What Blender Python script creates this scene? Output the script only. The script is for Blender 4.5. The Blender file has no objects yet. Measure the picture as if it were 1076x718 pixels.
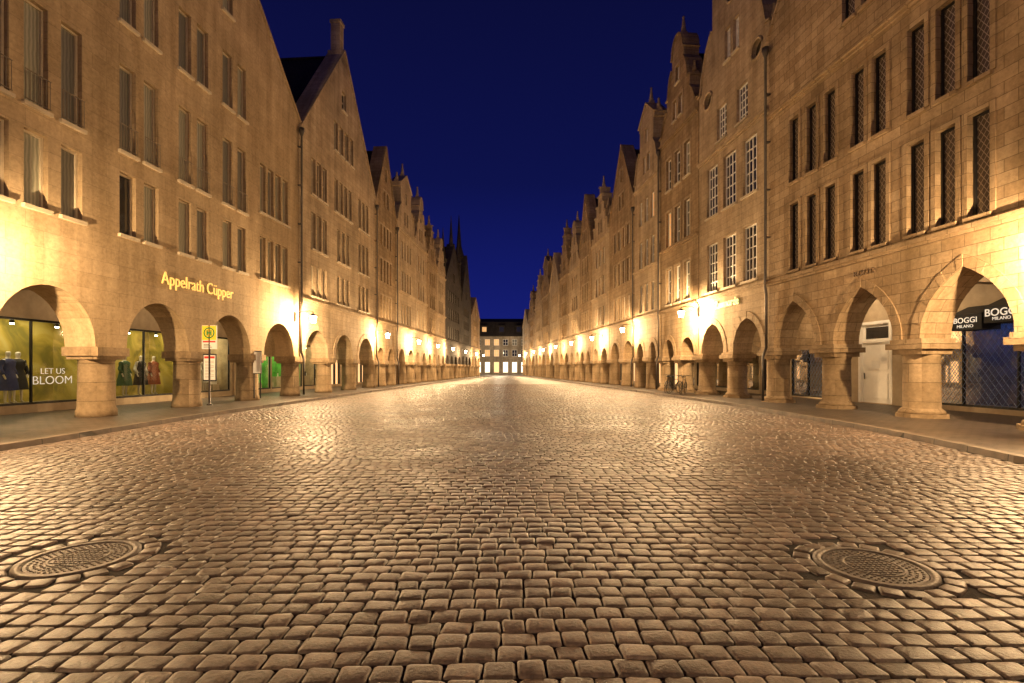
import bpy, math, random
import numpy as np
from mathutils import Vector, Matrix
from mathutils.geometry import delaunay_2d_cdt
random.seed(7); rng=np.random.default_rng(5)
S=bpy.context.scene
COL=S.collection
# ---------------------------------------------------------------- materials
def newmat(name):
    m=bpy.data.materials.new(name); m.use_nodes=True
    nt=m.node_tree; b=nt.nodes['Principled BSDF']
    return m,nt,b
def N(nt,t,**k):
    n=nt.nodes.new(t)
    for a,v in k.items(): setattr(n,a,v)
    return n
def setin(n,**k):
    for a,v in k.items(): n.inputs[a.replace('_',' ')].default_value=v
def ramp(nt,fac,stops):
    r=N(nt,'ShaderNodeValToRGB'); e=r.color_ramp.elements
    while len(e)<len(stops): e.new(.5)
    for i,(p,c) in enumerate(stops):
        e[i].position=p; e[i].color=(c[0],c[1],c[2],1)
    nt.links.new(fac,r.inputs['Fac']); return r
def plain(name,col,rough=.6,metal=0,spec=.5,bump=0,scale=20,var=.25,coat=0):
    m,nt,b=newmat(name); L=nt.links
    tc=N(nt,'ShaderNodeTexCoord'); no=N(nt,'ShaderNodeTexNoise'); setin(no,Scale=scale*.25,Detail=6.0,Roughness=.65)
    L.new(tc.outputs['Object'],no.inputs['Vector'])
    lo=[c*(1-var) for c in col]; hi=[min(1,c*(1+var)) for c in col]
    r=ramp(nt,no.outputs['Fac'],[(.3,lo),(.7,hi)]); L.new(r.outputs['Color'],b.inputs['Base Color'])
    setin(b,Roughness=rough,Metallic=metal); b.inputs['Specular IOR Level'].default_value=spec
    b.inputs['Coat Weight'].default_value=coat
    if bump:
        n2=N(nt,'ShaderNodeTexNoise'); setin(n2,Scale=scale,Detail=5.0); L.new(tc.outputs['Object'],n2.inputs['Vector'])
        bp=N(nt,'ShaderNodeBump'); setin(bp,Strength=bump,Distance=.02); L.new(n2.outputs['Fac'],bp.inputs['Height']); L.new(bp.outputs['Normal'],b.inputs['Normal'])
    return m
def emis(name,col,s):
    m,nt,b=newmat(name); setin(b,Base_Color=(*col,1),Roughness=.5)
    b.inputs['Emission Color'].default_value=(*col,1); b.inputs['Emission Strength'].default_value=s
    return m
def stone(name,c1,c2,bw=.7,bh=.34,mort=.008,bump=.5,stain=.55,mdark=.6):
    m,nt,b=newmat(name); L=nt.links
    tc=N(nt,'ShaderNodeTexCoord')
    br=N(nt,'ShaderNodeTexBrick'); br.offset=.5; br.squash=1
    setin(br,Scale=1.0,Mortar_Size=mort,Mortar_Smooth=.3,Bias=0.0,Brick_Width=bw,Row_Height=bh,Color1=(*c1,1),Color2=(*c2,1),Mortar=tuple(x*mdark for x in c1)+(1,))
    L.new(tc.outputs['UV'],br.inputs['Vector'])
    n1=N(nt,'ShaderNodeTexNoise'); setin(n1,Scale=.35,Detail=8.0,Roughness=.62); L.new(tc.outputs['UV'],n1.inputs['Vector'])
    r1=ramp(nt,n1.outputs['Fac'],[(.3,(stain,stain*.97,stain*.9)),(.62,(1.05,1.03,1.0))])
    mx=N(nt,'ShaderNodeMix',data_type='RGBA',blend_type='MULTIPLY'); mx.inputs[0].default_value=1
    L.new(br.outputs['Color'],mx.inputs[6]); L.new(r1.outputs['Color'],mx.inputs[7])
    mp=N(nt,'ShaderNodeMapping'); mp.inputs['Scale'].default_value=(2.2,.22,1); L.new(tc.outputs['UV'],mp.inputs['Vector'])
    n3=N(nt,'ShaderNodeTexNoise'); setin(n3,Scale=1.0,Detail=5.0); L.new(mp.outputs['Vector'],n3.inputs['Vector'])
    r3=ramp(nt,n3.outputs['Fac'],[(.35,(.68,.65,.60)),(.6,(1,1,1))])
    mx2=N(nt,'ShaderNodeMix',data_type='RGBA',blend_type='MULTIPLY'); mx2.inputs[0].default_value=.8
    L.new(mx.outputs[2],mx2.inputs[6]); L.new(r3.outputs['Color'],mx2.inputs[7])
    n4=N(nt,'ShaderNodeTexNoise'); setin(n4,Scale=9.0,Detail=8.0,Roughness=.7); L.new(tc.outputs['UV'],n4.inputs['Vector'])
    r4=ramp(nt,n4.outputs['Fac'],[(.3,(.68,.67,.65)),(.7,(1.18,1.18,1.18))])
    mx3=N(nt,'ShaderNodeMix',data_type='RGBA',blend_type='MULTIPLY'); mx3.inputs[0].default_value=.85
    L.new(mx2.outputs[2],mx3.inputs[6]); L.new(r4.outputs['Color'],mx3.inputs[7])
    L.new(mx3.outputs[2],b.inputs['Base Color']); setin(b,Roughness=.88)
    b.inputs['Specular IOR Level'].default_value=.25
    ad=N(nt,'ShaderNodeMath',operation='MULTIPLY_ADD'); ad.inputs[1].default_value=-1.0; L.new(br.outputs['Fac'],ad.inputs[0]); L.new(n4.outputs['Fac'],ad.inputs[2])
    bp=N(nt,'ShaderNodeBump'); setin(bp,Strength=bump,Distance=.02); L.new(ad.outputs[0],bp.inputs['Height']); L.new(bp.outputs['Normal'],b.inputs['Normal'])
    return m
M={}
M['stoneL']=stone('sandstone_smooth',(.44,.335,.21),(.50,.385,.25),.9,.42,.005,.4,.72,.65)
M['stoneR']=stone('sandstone_ashlar',(.37,.265,.16),(.52,.395,.26),.62,.31,.008,.65,.55,.52)
M['stoneA']=stone('sandstone_pale',(.45,.35,.24),(.54,.43,.30),.6,.3,.007,.5,.6,.58)
M['stoneB']=stone('sandstone_brown',(.33,.235,.14),(.42,.31,.19),.55,.28,.008,.6,.55,.55)
M['stoneC']=stone('render_grey',(.34,.29,.23),(.40,.35,.28),.5,.25,.006,.5,.6,.8)
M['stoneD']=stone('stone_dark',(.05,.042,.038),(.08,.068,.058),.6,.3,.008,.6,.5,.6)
M['pier']=stone('pier_stone',(.36,.265,.165),(.45,.345,.23),1.4,.55,.007,.9,.45,.5)
M['plaster']=plain('arcade_plaster',(.40,.32,.22),.85,bump=.15,scale=12,var=.15)
M['roof']=stone('roof_tiles',(.03,.026,.026),(.05,.04,.035),.25,.2,.02,.8,.6,.4)
M['roofblue']=stone('roof_slate',(.05,.065,.10),(.08,.10,.14),.25,.2,.02,.8,.6,.4)
def glassmat(name,col,kind='dark'):
    m,nt,b=newmat(name); L=nt.links
    setin(b,Base_Color=(*col,1),Roughness=.06); b.inputs['Coat Weight'].default_value=.6; b.inputs['Coat Roughness'].default_value=.03
    tc=N(nt,'ShaderNodeTexCoord')
    n=N(nt,'ShaderNodeTexNoise'); setin(n,Scale=1.3,Detail=2.0); L.new(tc.outputs['UV'],n.inputs['Vector'])
    bp=N(nt,'ShaderNodeBump'); setin(bp,Strength=.15,Distance=.05); L.new(n.outputs['Fac'],bp.inputs['Height']); L.new(bp.outputs['Normal'],b.inputs['Normal']); L.new(bp.outputs['Normal'],b.inputs['Coat Normal'])
    if kind=='curtain':
        w=N(nt,'ShaderNodeTexWave'); setin(w,Scale=3.2,Distortion=2.5,Detail=2.0); L.new(tc.outputs['UV'],w.inputs['Vector'])
        r=ramp(nt,w.outputs['Fac'],[(0,[c*.6 for c in col]),(1,col)]); L.new(r.outputs['Color'],b.inputs['Base Color']); setin(b,Roughness=.6)
    if kind=='lattice':
        s=N(nt,'ShaderNodeSeparateXYZ'); L.new(tc.outputs['UV'],s.inputs[0])
        outs=[]
        for sg in ('ADD','SUBTRACT'):
            u=N(nt,'ShaderNodeMath',operation='MULTIPLY'); u.inputs[1].default_value=1.55; L.new(s.outputs[0],u.inputs[0])
            a=N(nt,'ShaderNodeMath',operation=sg); L.new(u.outputs[0],a.inputs[0]); L.new(s.outputs[1],a.inputs[1])
            k=N(nt,'ShaderNodeMath',operation='MULTIPLY'); k.inputs[1].default_value=4.6; L.new(a.outputs[0],k.inputs[0])
            fr=N(nt,'ShaderNodeMath',operation='FRACT'); L.new(k.outputs[0],fr.inputs[0])
            lt=N(nt,'ShaderNodeMath',operation='LESS_THAN'); lt.inputs[1].default_value=.14; L.new(fr.outputs[0],lt.inputs[0]); outs.append(lt)
        mxm=N(nt,'ShaderNodeMath',operation='MAXIMUM'); L.new(outs[0].outputs[0],mxm.inputs[0]); L.new(outs[1].outputs[0],mxm.inputs[1])
        r=ramp(nt,mxm.outputs[0],[(0,col),(1,(.26,.21,.155))]); L.new(r.outputs['Color'],b.inputs['Base Color'])
        rr=ramp(nt,mxm.outputs[0],[(0,(.15,.15,.15)),(1,(.6,.6,.6))]); L.new(rr.outputs['Color'],b.inputs['Roughness'])
    return m
M['glass']=glassmat('window_glass',(.022,.024,.028))
M['curtain']=glassmat('curtained_glass',(.38,.37,.28),'curtain')
M['curtain2']=glassmat('blind_glass',(.20,.195,.16),'curtain')
M['lattice']=glassmat('leaded_glass',(.085,.066,.055),'lattice')
M['white']=plain('white_paint',(.85,.83,.78),.45,var=.05)
M['brown']=plain('brown_frame',(.10,.06,.035),.5,var=.2)
M['sandframe']=plain('sand_frame',(.50,.42,.30),.6,var=.15)
M['railgrey']=plain('railing_metal',(.22,.18,.13),.5,metal=.3,var=.2)
M['black']=plain('black_metal',(.018,.018,.02),.4,metal=.4,var=.2)
M['copper']=plain('drain_metal',(.05,.04,.035),.5,metal=.3,var=.3)
M['steel']=plain('blue_grille_steel',(.20,.28,.46),.4,metal=.2,var=.2)
M['iron']=plain('cast_iron',(.12,.097,.083),.55,metal=.4,bump=.4,scale=40,var=.4)
M['gold']=emis('gold_letters',(.95,.64,.17),.6)
M['teal']=emis('teal_letters',(.55,.62,.22),.9)
M['whitelet']=emis('white_letters',(.85,.82,.72),.5)
M['darklet']=plain('dark_letters',(.20,.135,.08),.6)
M['green']=plain('sign_green',(.0,.22,.06),.4,var=.05)
M['yellow']=plain('sign_yellow',(.85,.62,.02),.4,var=.05)
M['paper']=plain('sign_white',(.78,.77,.74),.4,var=.04)
M['red']=plain('sign_red',(.6,.03,.02),.4,var=.05)
M['canopy']=plain('canopy_black',(.012,.012,.014),.7)
M['warmpane']=emis('warm_lit_pane',(1.0,.62,.28),1.1)
M['dimpane']=emis('dim_lit_pane',(.9,.55,.24),.35)
M['whitepane']=emis('white_lit_pane',(1.0,.88,.68),1.8)
M['bulb']=emis('spot_bulb',(1.0,.9,.65),14)
M['floor_in']=plain('shop_floor',(.25,.2,.13),.4)
M['mann']=plain('mannequin_skin',(.6,.55,.47),.4,var=.05)
for k,c in dict(cl_blue=(.03,.04,.14),cl_dark=(.02,.018,.018),cl_white=(.6,.58,.52),cl_green=(.05,.10,.05),cl_rust=(.25,.07,.03)).items():
    M[k]=plain(k+'_cloth',c,.9,bump=.4,scale=30)
def olive():
    m,nt,b=newmat('olive_floral_wall'); L=nt.links
    tc=N(nt,'ShaderNodeTexCoord'); v=N(nt,'ShaderNodeTexNoise'); setin(v,Scale=1.1,Detail=4.0,Distortion=1.2); L.new(tc.outputs['UV'],v.inputs['Vector'])
    r=ramp(nt,v.outputs['Fac'],[(.33,(.17,.15,.025)),(.47,(.30,.24,.035)),(.58,(.40,.32,.06)),(.7,(.45,.38,.12)),(.8,(.26,.22,.03))]); L.new(r.outputs['Color'],b.inputs['Base Color']); setin(b,Roughness=.8)
    return m
M['olive']=olive()
M['cream']=plain('cream_wall',(.42,.34,.21),.8,var=.5,scale=6)
M['greenwall']=plain('green_poster',(.10,.38,.06),.7,var=.5,scale=8)
M['bluewall']=plain('navy_wall',(.02,.035,.11),.6,var=.6,scale=10)
M['darkwall']=plain('dark_wall',(.08,.06,.05),.6,var=.4,scale=10)
def shopglass():
    m,nt,b=newmat('shop_glass'); nt.nodes.remove(b); L=nt.links
    o=nt.nodes['Material Output']; t=N(nt,'ShaderNodeBsdfTransparent'); g=N(nt,'ShaderNodeBsdfGlossy'); g.inputs['Roughness'].default_value=.03
    t.inputs['Color'].default_value=(.93,.95,.93,1)
    lw=N(nt,'ShaderNodeFresnel'); lw.inputs['IOR'].default_value=1.5
    mx=N(nt,'ShaderNodeMixShader'); L.new(lw.outputs['Fac'],mx.inputs[0]); L.new(t.outputs[0],mx.inputs[1]); L.new(g.outputs[0],mx.inputs[2]); L.new(mx.outputs[0],o.inputs['Surface'])
    return m
M['shopglass']=shopglass()
def lampglass():
    m,nt,b=newmat('lantern_glow_glass'); nt.nodes.remove(b); L=nt.links
    o=nt.nodes['Material Output']; t=N(nt,'ShaderNodeBsdfTransparent'); e=N(nt,'ShaderNodeEmission'); e.inputs['Color'].default_value=(1,.78,.45,1); e.inputs['Strength'].default_value=30
    a=N(nt,'ShaderNodeAddShader'); L.new(t.outputs[0],a.inputs[0]); L.new(e.outputs[0],a.inputs[1]); L.new(a.outputs[0],o.inputs['Surface'])
    return m
M['lampglass']=lampglass()
def cobble():
    m,nt,b=newmat('worn_cobblestone'); L=nt.links
    g=N(nt,'ShaderNodeNewGeometry'); tc=N(nt,'ShaderNodeTexCoord')
    r=ramp(nt,g.outputs['Random Per Island'],[(0,(.10,.071,.055)),(.3,(.14,.101,.079)),(.7,(.18,.132,.104)),(1,(.25,.187,.15))])
    n=N(nt,'ShaderNodeTexNoise'); setin(n,Scale=26.0,Detail=8.0,Roughness=.7); L.new(tc.outputs['Object'],n.inputs['Vector'])
    r2=ramp(nt,n.outputs['Fac'],[(.3,(.5,.5,.5)),(.7,(1.35,1.32,1.3))])
    mx=N(nt,'ShaderNodeMix',data_type='RGBA',blend_type='MULTIPLY'); mx.inputs[0].default_value=1; L.new(r.outputs['Color'],mx.inputs[6]); L.new(r2.outputs['Color'],mx.inputs[7])
    n5=N(nt,'ShaderNodeTexNoise'); setin(n5,Scale=.5,Detail=4.0); L.new(tc.outputs['Object'],n5.inputs['Vector'])
    r5=ramp(nt,n5.outputs['Fac'],[(.35,(.68,.68,.68)),(.65,(1.12,1.12,1.12))])
    mx2=N(nt,'ShaderNodeMix',data_type='RGBA',blend_type='MULTIPLY'); mx2.inputs[0].default_value=1; L.new(mx.outputs[2],mx2.inputs[6]); L.new(r5.outputs['Color'],mx2.inputs[7])
    L.new(mx2.outputs[2],b.inputs['Base Color'])
    rr=ramp(nt,n.outputs['Fac'],[(.3,(.32,.32,.32)),(.7,(.56,.56,.56))])
    rp=ramp(nt,n5.outputs['Fac'],[(.35,(.85,.85,.85)),(.65,(1.15,1.15,1.15))])
    mr=N(nt,'ShaderNodeMix',data_type='RGBA',blend_type='MULTIPLY'); mr.inputs[0].default_value=1; L.new(rr.outputs['Color'],mr.inputs[6]); L.new(rp.outputs['Color'],mr.inputs[7])
    L.new(mr.outputs[2],b.inputs['Roughness'])
    b.inputs['Specular IOR Level'].default_value=.45
    n3=N(nt,'ShaderNodeTexNoise'); setin(n3,Scale=38.0,Detail=7.0,Roughness=.65); L.new(tc.outputs['Object'],n3.inputs['Vector'])
    bp=N(nt,'ShaderNodeBump'); setin(bp,Strength=.65,Distance=.01); L.new(n3.outputs['Fac'],bp.inputs['Height']); L.new(bp.outputs['Normal'],b.inputs['Normal'])
    return m
M['cobble']=cobble()
def paving(name,bw,bh,c1,c2,cm,rough=.5,mort=.012,bump=.6):
    m,nt,b=newmat(name); L=nt.links; tc=N(nt,'ShaderNodeTexCoord')
    br=N(nt,'ShaderNodeTexBrick'); setin(br,Scale=1.0,Mortar_Size=mort,Mortar_Smooth=.6,Brick_Width=bw,Row_Height=bh,Color1=(*c1,1),Color2=(*c2,1),Mortar=(*cm,1)); L.new(tc.outputs['Object'],br.inputs['Vector'])
    n=N(nt,'ShaderNodeTexNoise'); setin(n,Scale=3.0,Detail=8.0); L.new(tc.outputs['Object'],n.inputs['Vector'])
    r=ramp(nt,n.outputs['Fac'],[(.3,(.6,.6,.6)),(.7,(1.15,1.15,1.15))])
    mx=N(nt,'ShaderNodeMix',data_type='RGBA',blend_type='MULTIPLY'); mx.inputs[0].default_value=1; L.new(br.outputs['Color'],mx.inputs[6]); L.new(r.outputs['Color'],mx.inputs[7]); L.new(mx.outputs[2],b.inputs['Base Color'])
    setin(b,Roughness=rough)
    a=N(nt,'ShaderNodeMath',operation='MULTIPLY_ADD'); a.inputs[1].default_value=-1; L.new(br.outputs['Fac'],a.inputs[0]); L.new(n.outputs['Fac'],a.inputs[2])
    bp=N(nt,'ShaderNodeBump'); setin(bp,Strength=bump,Distance=.015); L.new(a.outputs[0],bp.inputs['Height']); L.new(bp.outputs['Normal'],b.inputs['Normal'])
    return m
M['farcob']=paving('far_cobbles',.17,.14,(.10,.073,.057),(.17,.125,.098),(.04,.03,.024),.5,.02,.7)
M['slab']=paving('pavement_slabs',.3,.15,(.07,.051,.038),(.105,.079,.058),(.028,.022,.017),.45)
M['kerb']=paving('kerb_stone',.9,.9,(.17,.13,.10),(.22,.17,.13),(.05,.04,.03),.55)
M['joint']=plain('joint_sand',(.03,.022,.017),.95,bump=.6,scale=60,var=.4)

# ---------------------------------------------------------------- mesh builder
class Frame:
    def __init__(s,o,T,Nn): s.o=Vector((o[0],o[1],0)); s.T=Vector((T[0],T[1],0)); s.N=Vector((Nn[0],Nn[1],0)).normalized()
    def P(s,u,n,z): return s.o+s.T*u+s.N*n+Vector((0,0,z))
WF=Frame((0,0),(1,0),(0,1))
class MB:
    def __init__(s): s.v=[];s.f=[];s.m=[];s.s=[]
    def poly(s,pts,m=0,sm=False):
        i=len(s.v); s.v+=[tuple(p) for p in pts]; s.f.append(tuple(range(i,i+len(pts)))); s.m.append(m); s.s.append(sm)
    def box(s,a0,a1,b0,b1,c0,c1,m=0):
        i=len(s.v); s.v+=[(x,y,z) for z in (c0,c1) for y in (b0,b1) for x in (a0,a1)]
        for q in ((0,2,3,1),(4,5,7,6),(0,1,5,4),(2,6,7,3),(0,4,6,2),(1,3,7,5)):
            s.f.append(tuple(i+k for k in q)); s.m.append(m); s.s.append(False)
    def lathe(s,c,prof,seg=16,m=0,smooth=True,rot=0,cap=True):
        i=len(s.v)
        for r,z in prof:
            for k in range(seg):
                a=rot+2*math.pi*k/seg; s.v.append((c[0]+r*math.cos(a),c[1]+r*math.sin(a),(c[2] if len(c)>2 else 0)+z))
        for j in range(len(prof)-1):
            for k in range(seg):
                k2=(k+1)%seg; s.f.append((i+j*seg+k,i+j*seg+k2,i+(j+1)*seg+k2,i+(j+1)*seg+k)); s.m.append(m); s.s.append(smooth)
        if cap:
            s.f.append(tuple(i+k for k in range(seg))[::-1]); s.m.append(m); s.s.append(False)
            j=len(prof)-1; s.f.append(tuple(i+j*seg+k for k in range(seg))); s.m.append(m); s.s.append(False)
    def tube(s,pts,r,seg=8,m=0,closed=False):
        pts=[Vector(p) for p in pts]; n=len(pts); i=len(s.v); up=Vector((0,0,1))
        for j,p in enumerate(pts):
            if closed: t=pts[(j+1)%n]-pts[j-1]
            else: t=pts[min(j+1,n-1)]-pts[max(j-1,0)]
            t.normalize(); a=t.cross(up)
            if a.length<.05: a=t.cross(Vector((1,0,0)))
            a.normalize(); b=t.cross(a)
            for k in range(seg):
                g=2*math.pi*k/seg; s.v.append(tuple(p+a*r*math.cos(g)+b*r*math.sin(g)))
        for j in range(n if closed else n-1):
            j2=(j+1)%n
            for k in range(seg):
                k2=(k+1)%seg; s.f.append((i+j*seg+k,i+j*seg+k2,i+j2*seg+k2,i+j2*seg+k)); s.m.append(m); s.s.append(True)
        if not closed:
            for j in (0,n-1): s.f.append(tuple(i+j*seg+k for k in range(seg))); s.m.append(m); s.s.append(False)
    def obj(s,name,fr,mats,parent=None,base=None,label=None):
        base=Vector(base) if base is not None else fr.o
        me=bpy.data.meshes.new(name)
        me.from_pydata([tuple(fr.P(*p)-base) for p in s.v],[],s.f)
        for mm in mats: me.materials.append(M[mm])
        uv=me.uv_layers.new(name='UVMap')
        for p in me.polygons:
            p.material_index=s.m[p.index]; p.use_smooth=s.s[p.index]
            f=s.f[p.index]; a,b,c=(Vector(s.v[f[k]]) for k in (0,1,2)); nn=(b-a).cross(c-a)
            x,y,z=abs(nn.x),abs(nn.y),abs(nn.z)
            for li,vi in zip(p.loop_indices,f):
                q=s.v[vi]
                if y>=x and y>=z: uv.data[li].uv=(q[0],q[2])
                elif x>=z: uv.data[li].uv=(q[1]+.13,q[2])
                else: uv.data[li].uv=(q[0],q[1])
        o=bpy.data.objects.new(name,me); COL.objects.link(o)
        if parent: o.parent=parent
        else: o.location=base
        if label: o['label']=label
        return o
def empty(name,loc,label,cat,group=None):
    e=bpy.data.objects.new(name,None); e.empty_display_size=.3; e.location=loc; COL.objects.link(e)
    e['label']=label; e['category']=cat
    if group: e['group']=group
    return e
def inpoly(x,y,P):
    c=False; j=len(P)-1
    for i in range(len(P)):
        xi,yi=P[i]; xj,yj=P[j]
        if (yi>y)!=(yj>y) and x<(xj-xi)*(y-yi)/(yj-yi)+xi: c=not c
        j=i
    return c
def sheet(mb,outline,holes,n0,t_out,t_win,m=0,back=True):
    co=[];ed=[]
    for loop in [outline]+holes:
        i=len(co); k=len(loop); co+=[Vector(p) for p in loop]; ed+=[(i+a,i+(a+1)%k) for a in range(k)]
    r=delaunay_2d_cdt(co,ed,[],0,1e-5)
    vs,fs=r[0],r[2]
    for f in fs:
        cx=sum(vs[i].x for i in f)/len(f); cy=sum(vs[i].y for i in f)/len(f)
        if not inpoly(cx,cy,outline) or any(inpoly(cx,cy,h) for h in holes): continue
        mb.poly([(vs[i].x,n0,vs[i].y) for i in f],m)
        if back: mb.poly([(vs[i].x,n0-t_out,vs[i].y) for i in f],m)
    for li,loop in enumerate([outline]+holes):
        t=t_out if li==0 else t_win
        for a in range(len(loop)):
            p=loop[a];q=loop[(a+1)%len(loop)]
            mb.poly([(p[0],n0,p[1]),(q[0],n0,q[1]),(q[0],n0-t,q[1]),(p[0],n0-t,p[1])],m)
def archpts(uc,half,rise,z0,q=1.0,seg=18):
    R=half*q; mxz=math.sqrt(R*R-(R-half)**2); out=[]
    for i in range(seg+1):
        x=-half*math.cos(math.pi*i/seg)
        z=math.sqrt(max(0,R*R-(abs(x)+R-half)**2))/mxz*rise
        out.append((uc+x,z0+z))
    return out
def profile(kind,W,ze,za):
    if kind=='tri': L=[(0,0),(0,.02),(.5,1)]
    elif kind=='step':
        n=5; L=[(0,0)]
        for i in range(n): L+=[(i*.5/(n+.2)+.0,(i+.6)/n*.92),((i+1)*.5/(n+.2),(i+.6)/n*.92)]
        L+=[(.5*n/(n+.2)-.0,1.0),(.5,1.0)]
    elif kind=='curve':
        L=[(0,0),(0,.08),(.05,.09),(.08,.14),(.14,.24),(.2,.30),(.2,.42),(.25,.43),(.27,.54),(.31,.64),(.35,.69),(.35,.80)]
        for i in range(0,6): 
            a=math.pi/2*i/5; L.append((.5-.13*math.cos(a),.83+.17*math.sin(a)))
    elif kind=='ped':
        L=[(0,0),(0,.08),(.04,.09),(.07,.2),(.15,.36),(.23,.44),(.23,.72),(.20,.73),(.20,.78),(.5,1)]
    elif kind=='flat': L=[(0,0),(0,1),(.5,1)]
    pts=[(x*W,ze+(za-ze)*z) for x,z in L]
    R=[(W-x,z) for x,z in pts[::-1]]
    if abs(R[0][0]-pts[-1][0])<1e-6: R=R[1:]
    out=[]
    for p in pts+R:
        if not out or (abs(p[0]-out[-1][0])+abs(p[1]-out[-1][1]))>1e-4: out.append(p)
    return out
FIN={'step':[(.048,.15),(.145,.335),(.24,.52),(.5,1.0)],'curve':[(.025,.09),(.225,.425),(.5,1.0)],'ped':[(.02,.09),(.215,.79),(.5,1.0)]}
KL,XL=.073,-12.99; KR,XR=-.102,12.97
def fr_left(d,off=0):
    T=(KL,1); Nn=Vector((1,-KL)).normalized(); return Frame((XL+KL*d+Nn.x*off,d+Nn.y*off),T,Nn)
def fr_right(d,off=0):
    T=(KR,1); Nn=Vector((-1,KR)).normalized(); return Frame((XR+KR*d+Nn.x*off,d+Nn.y*off),T,Nn)
def pointlight(name,loc,power,col,rad=.1,parent=None):
    l=bpy.data.lights.new(name,'POINT'); l.energy=power; l.color=col; l.shadow_soft_size=rad
    o=bpy.data.objects.new(name,l); COL.objects.link(o)
    if parent: o.parent=parent; o.location=Vector(loc)-parent.location
    else: o.location=loc
    return o
def window(par,fr,u0,u1,z0,z1,glass='glass',frame='brown',cols=1,rows=1,fw=.06,bar=.045,dn=.19,sill=True,rail=False,surround=None,topcurve=False):
    mb=MB(); n=-dn
    mb.poly([(u0,n,z0),(u1,n,z0),(u1,n,z1),(u0,n,z1)],1)
    nf=n+.05
    mb.box(u0,u0+fw,n-.01,nf,z0,z1); mb.box(u1-fw,u1,n-.01,nf,z0,z1)
    mb.box(u0+fw,u1-fw,n-.01,nf,z0,z0+fw); mb.box(u0+fw,u1-fw,n-.01,nf,z1-fw,z1)
    for i in range(1,cols):
        c=u0+(u1-u0)*i/cols; b=bar*(1.5 if cols%2==0 and i==cols//2 else 1); mb.box(c-b/2,c+b/2,n-.01,n+.035,z0+fw,z1-fw)
    for i in range(1,rows):
        c=z0+(z1-z0)*i/rows; mb.box(u0+fw,u1-fw,n-.01,n+.03,c-bar/2,c+bar/2)
    w=mb.obj('window',fr,[frame,glass],par)
    if sill:
        s=MB(); s.box(u0-.06,u1+.06,-.18,.1,z0-.1,z0-.004); s.obj('sill',fr,[sill if isinstance(sill,str) else 'sandframe'],w)
    if rail:
        s=MB(); s.box(u0-.02,u1+.02,.05,.075,z0+.78,z0+.80); s.box(u0-.02,u1+.02,.05,.075,z0+.06,z0+.075)
        k=6
        for i in range(k+1):
            c=u0+(u1-u0)*i/k; s.box(c-.006,c+.006,.055,.067,z0+.08,z0+.78)
        s.obj('railing',fr,['railgrey'],w)
    if surround:
        s=MB(); a=.13; s.box(u0-a,u0-.002,-.05,.035,z0,z1+a); s.box(u1+.002,u1+a,-.05,.035,z0,z1+a); s.box(u0-.001,u1+.001,-.05,.035,z1+.002,z1+a); s.obj('window_surround',fr,[surround],w)
    return w
SHOPKINDS={'olive':'olive','cream':'cream','green':'greenwall','blue':'bluewall','dark':'darkwall'}
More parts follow.
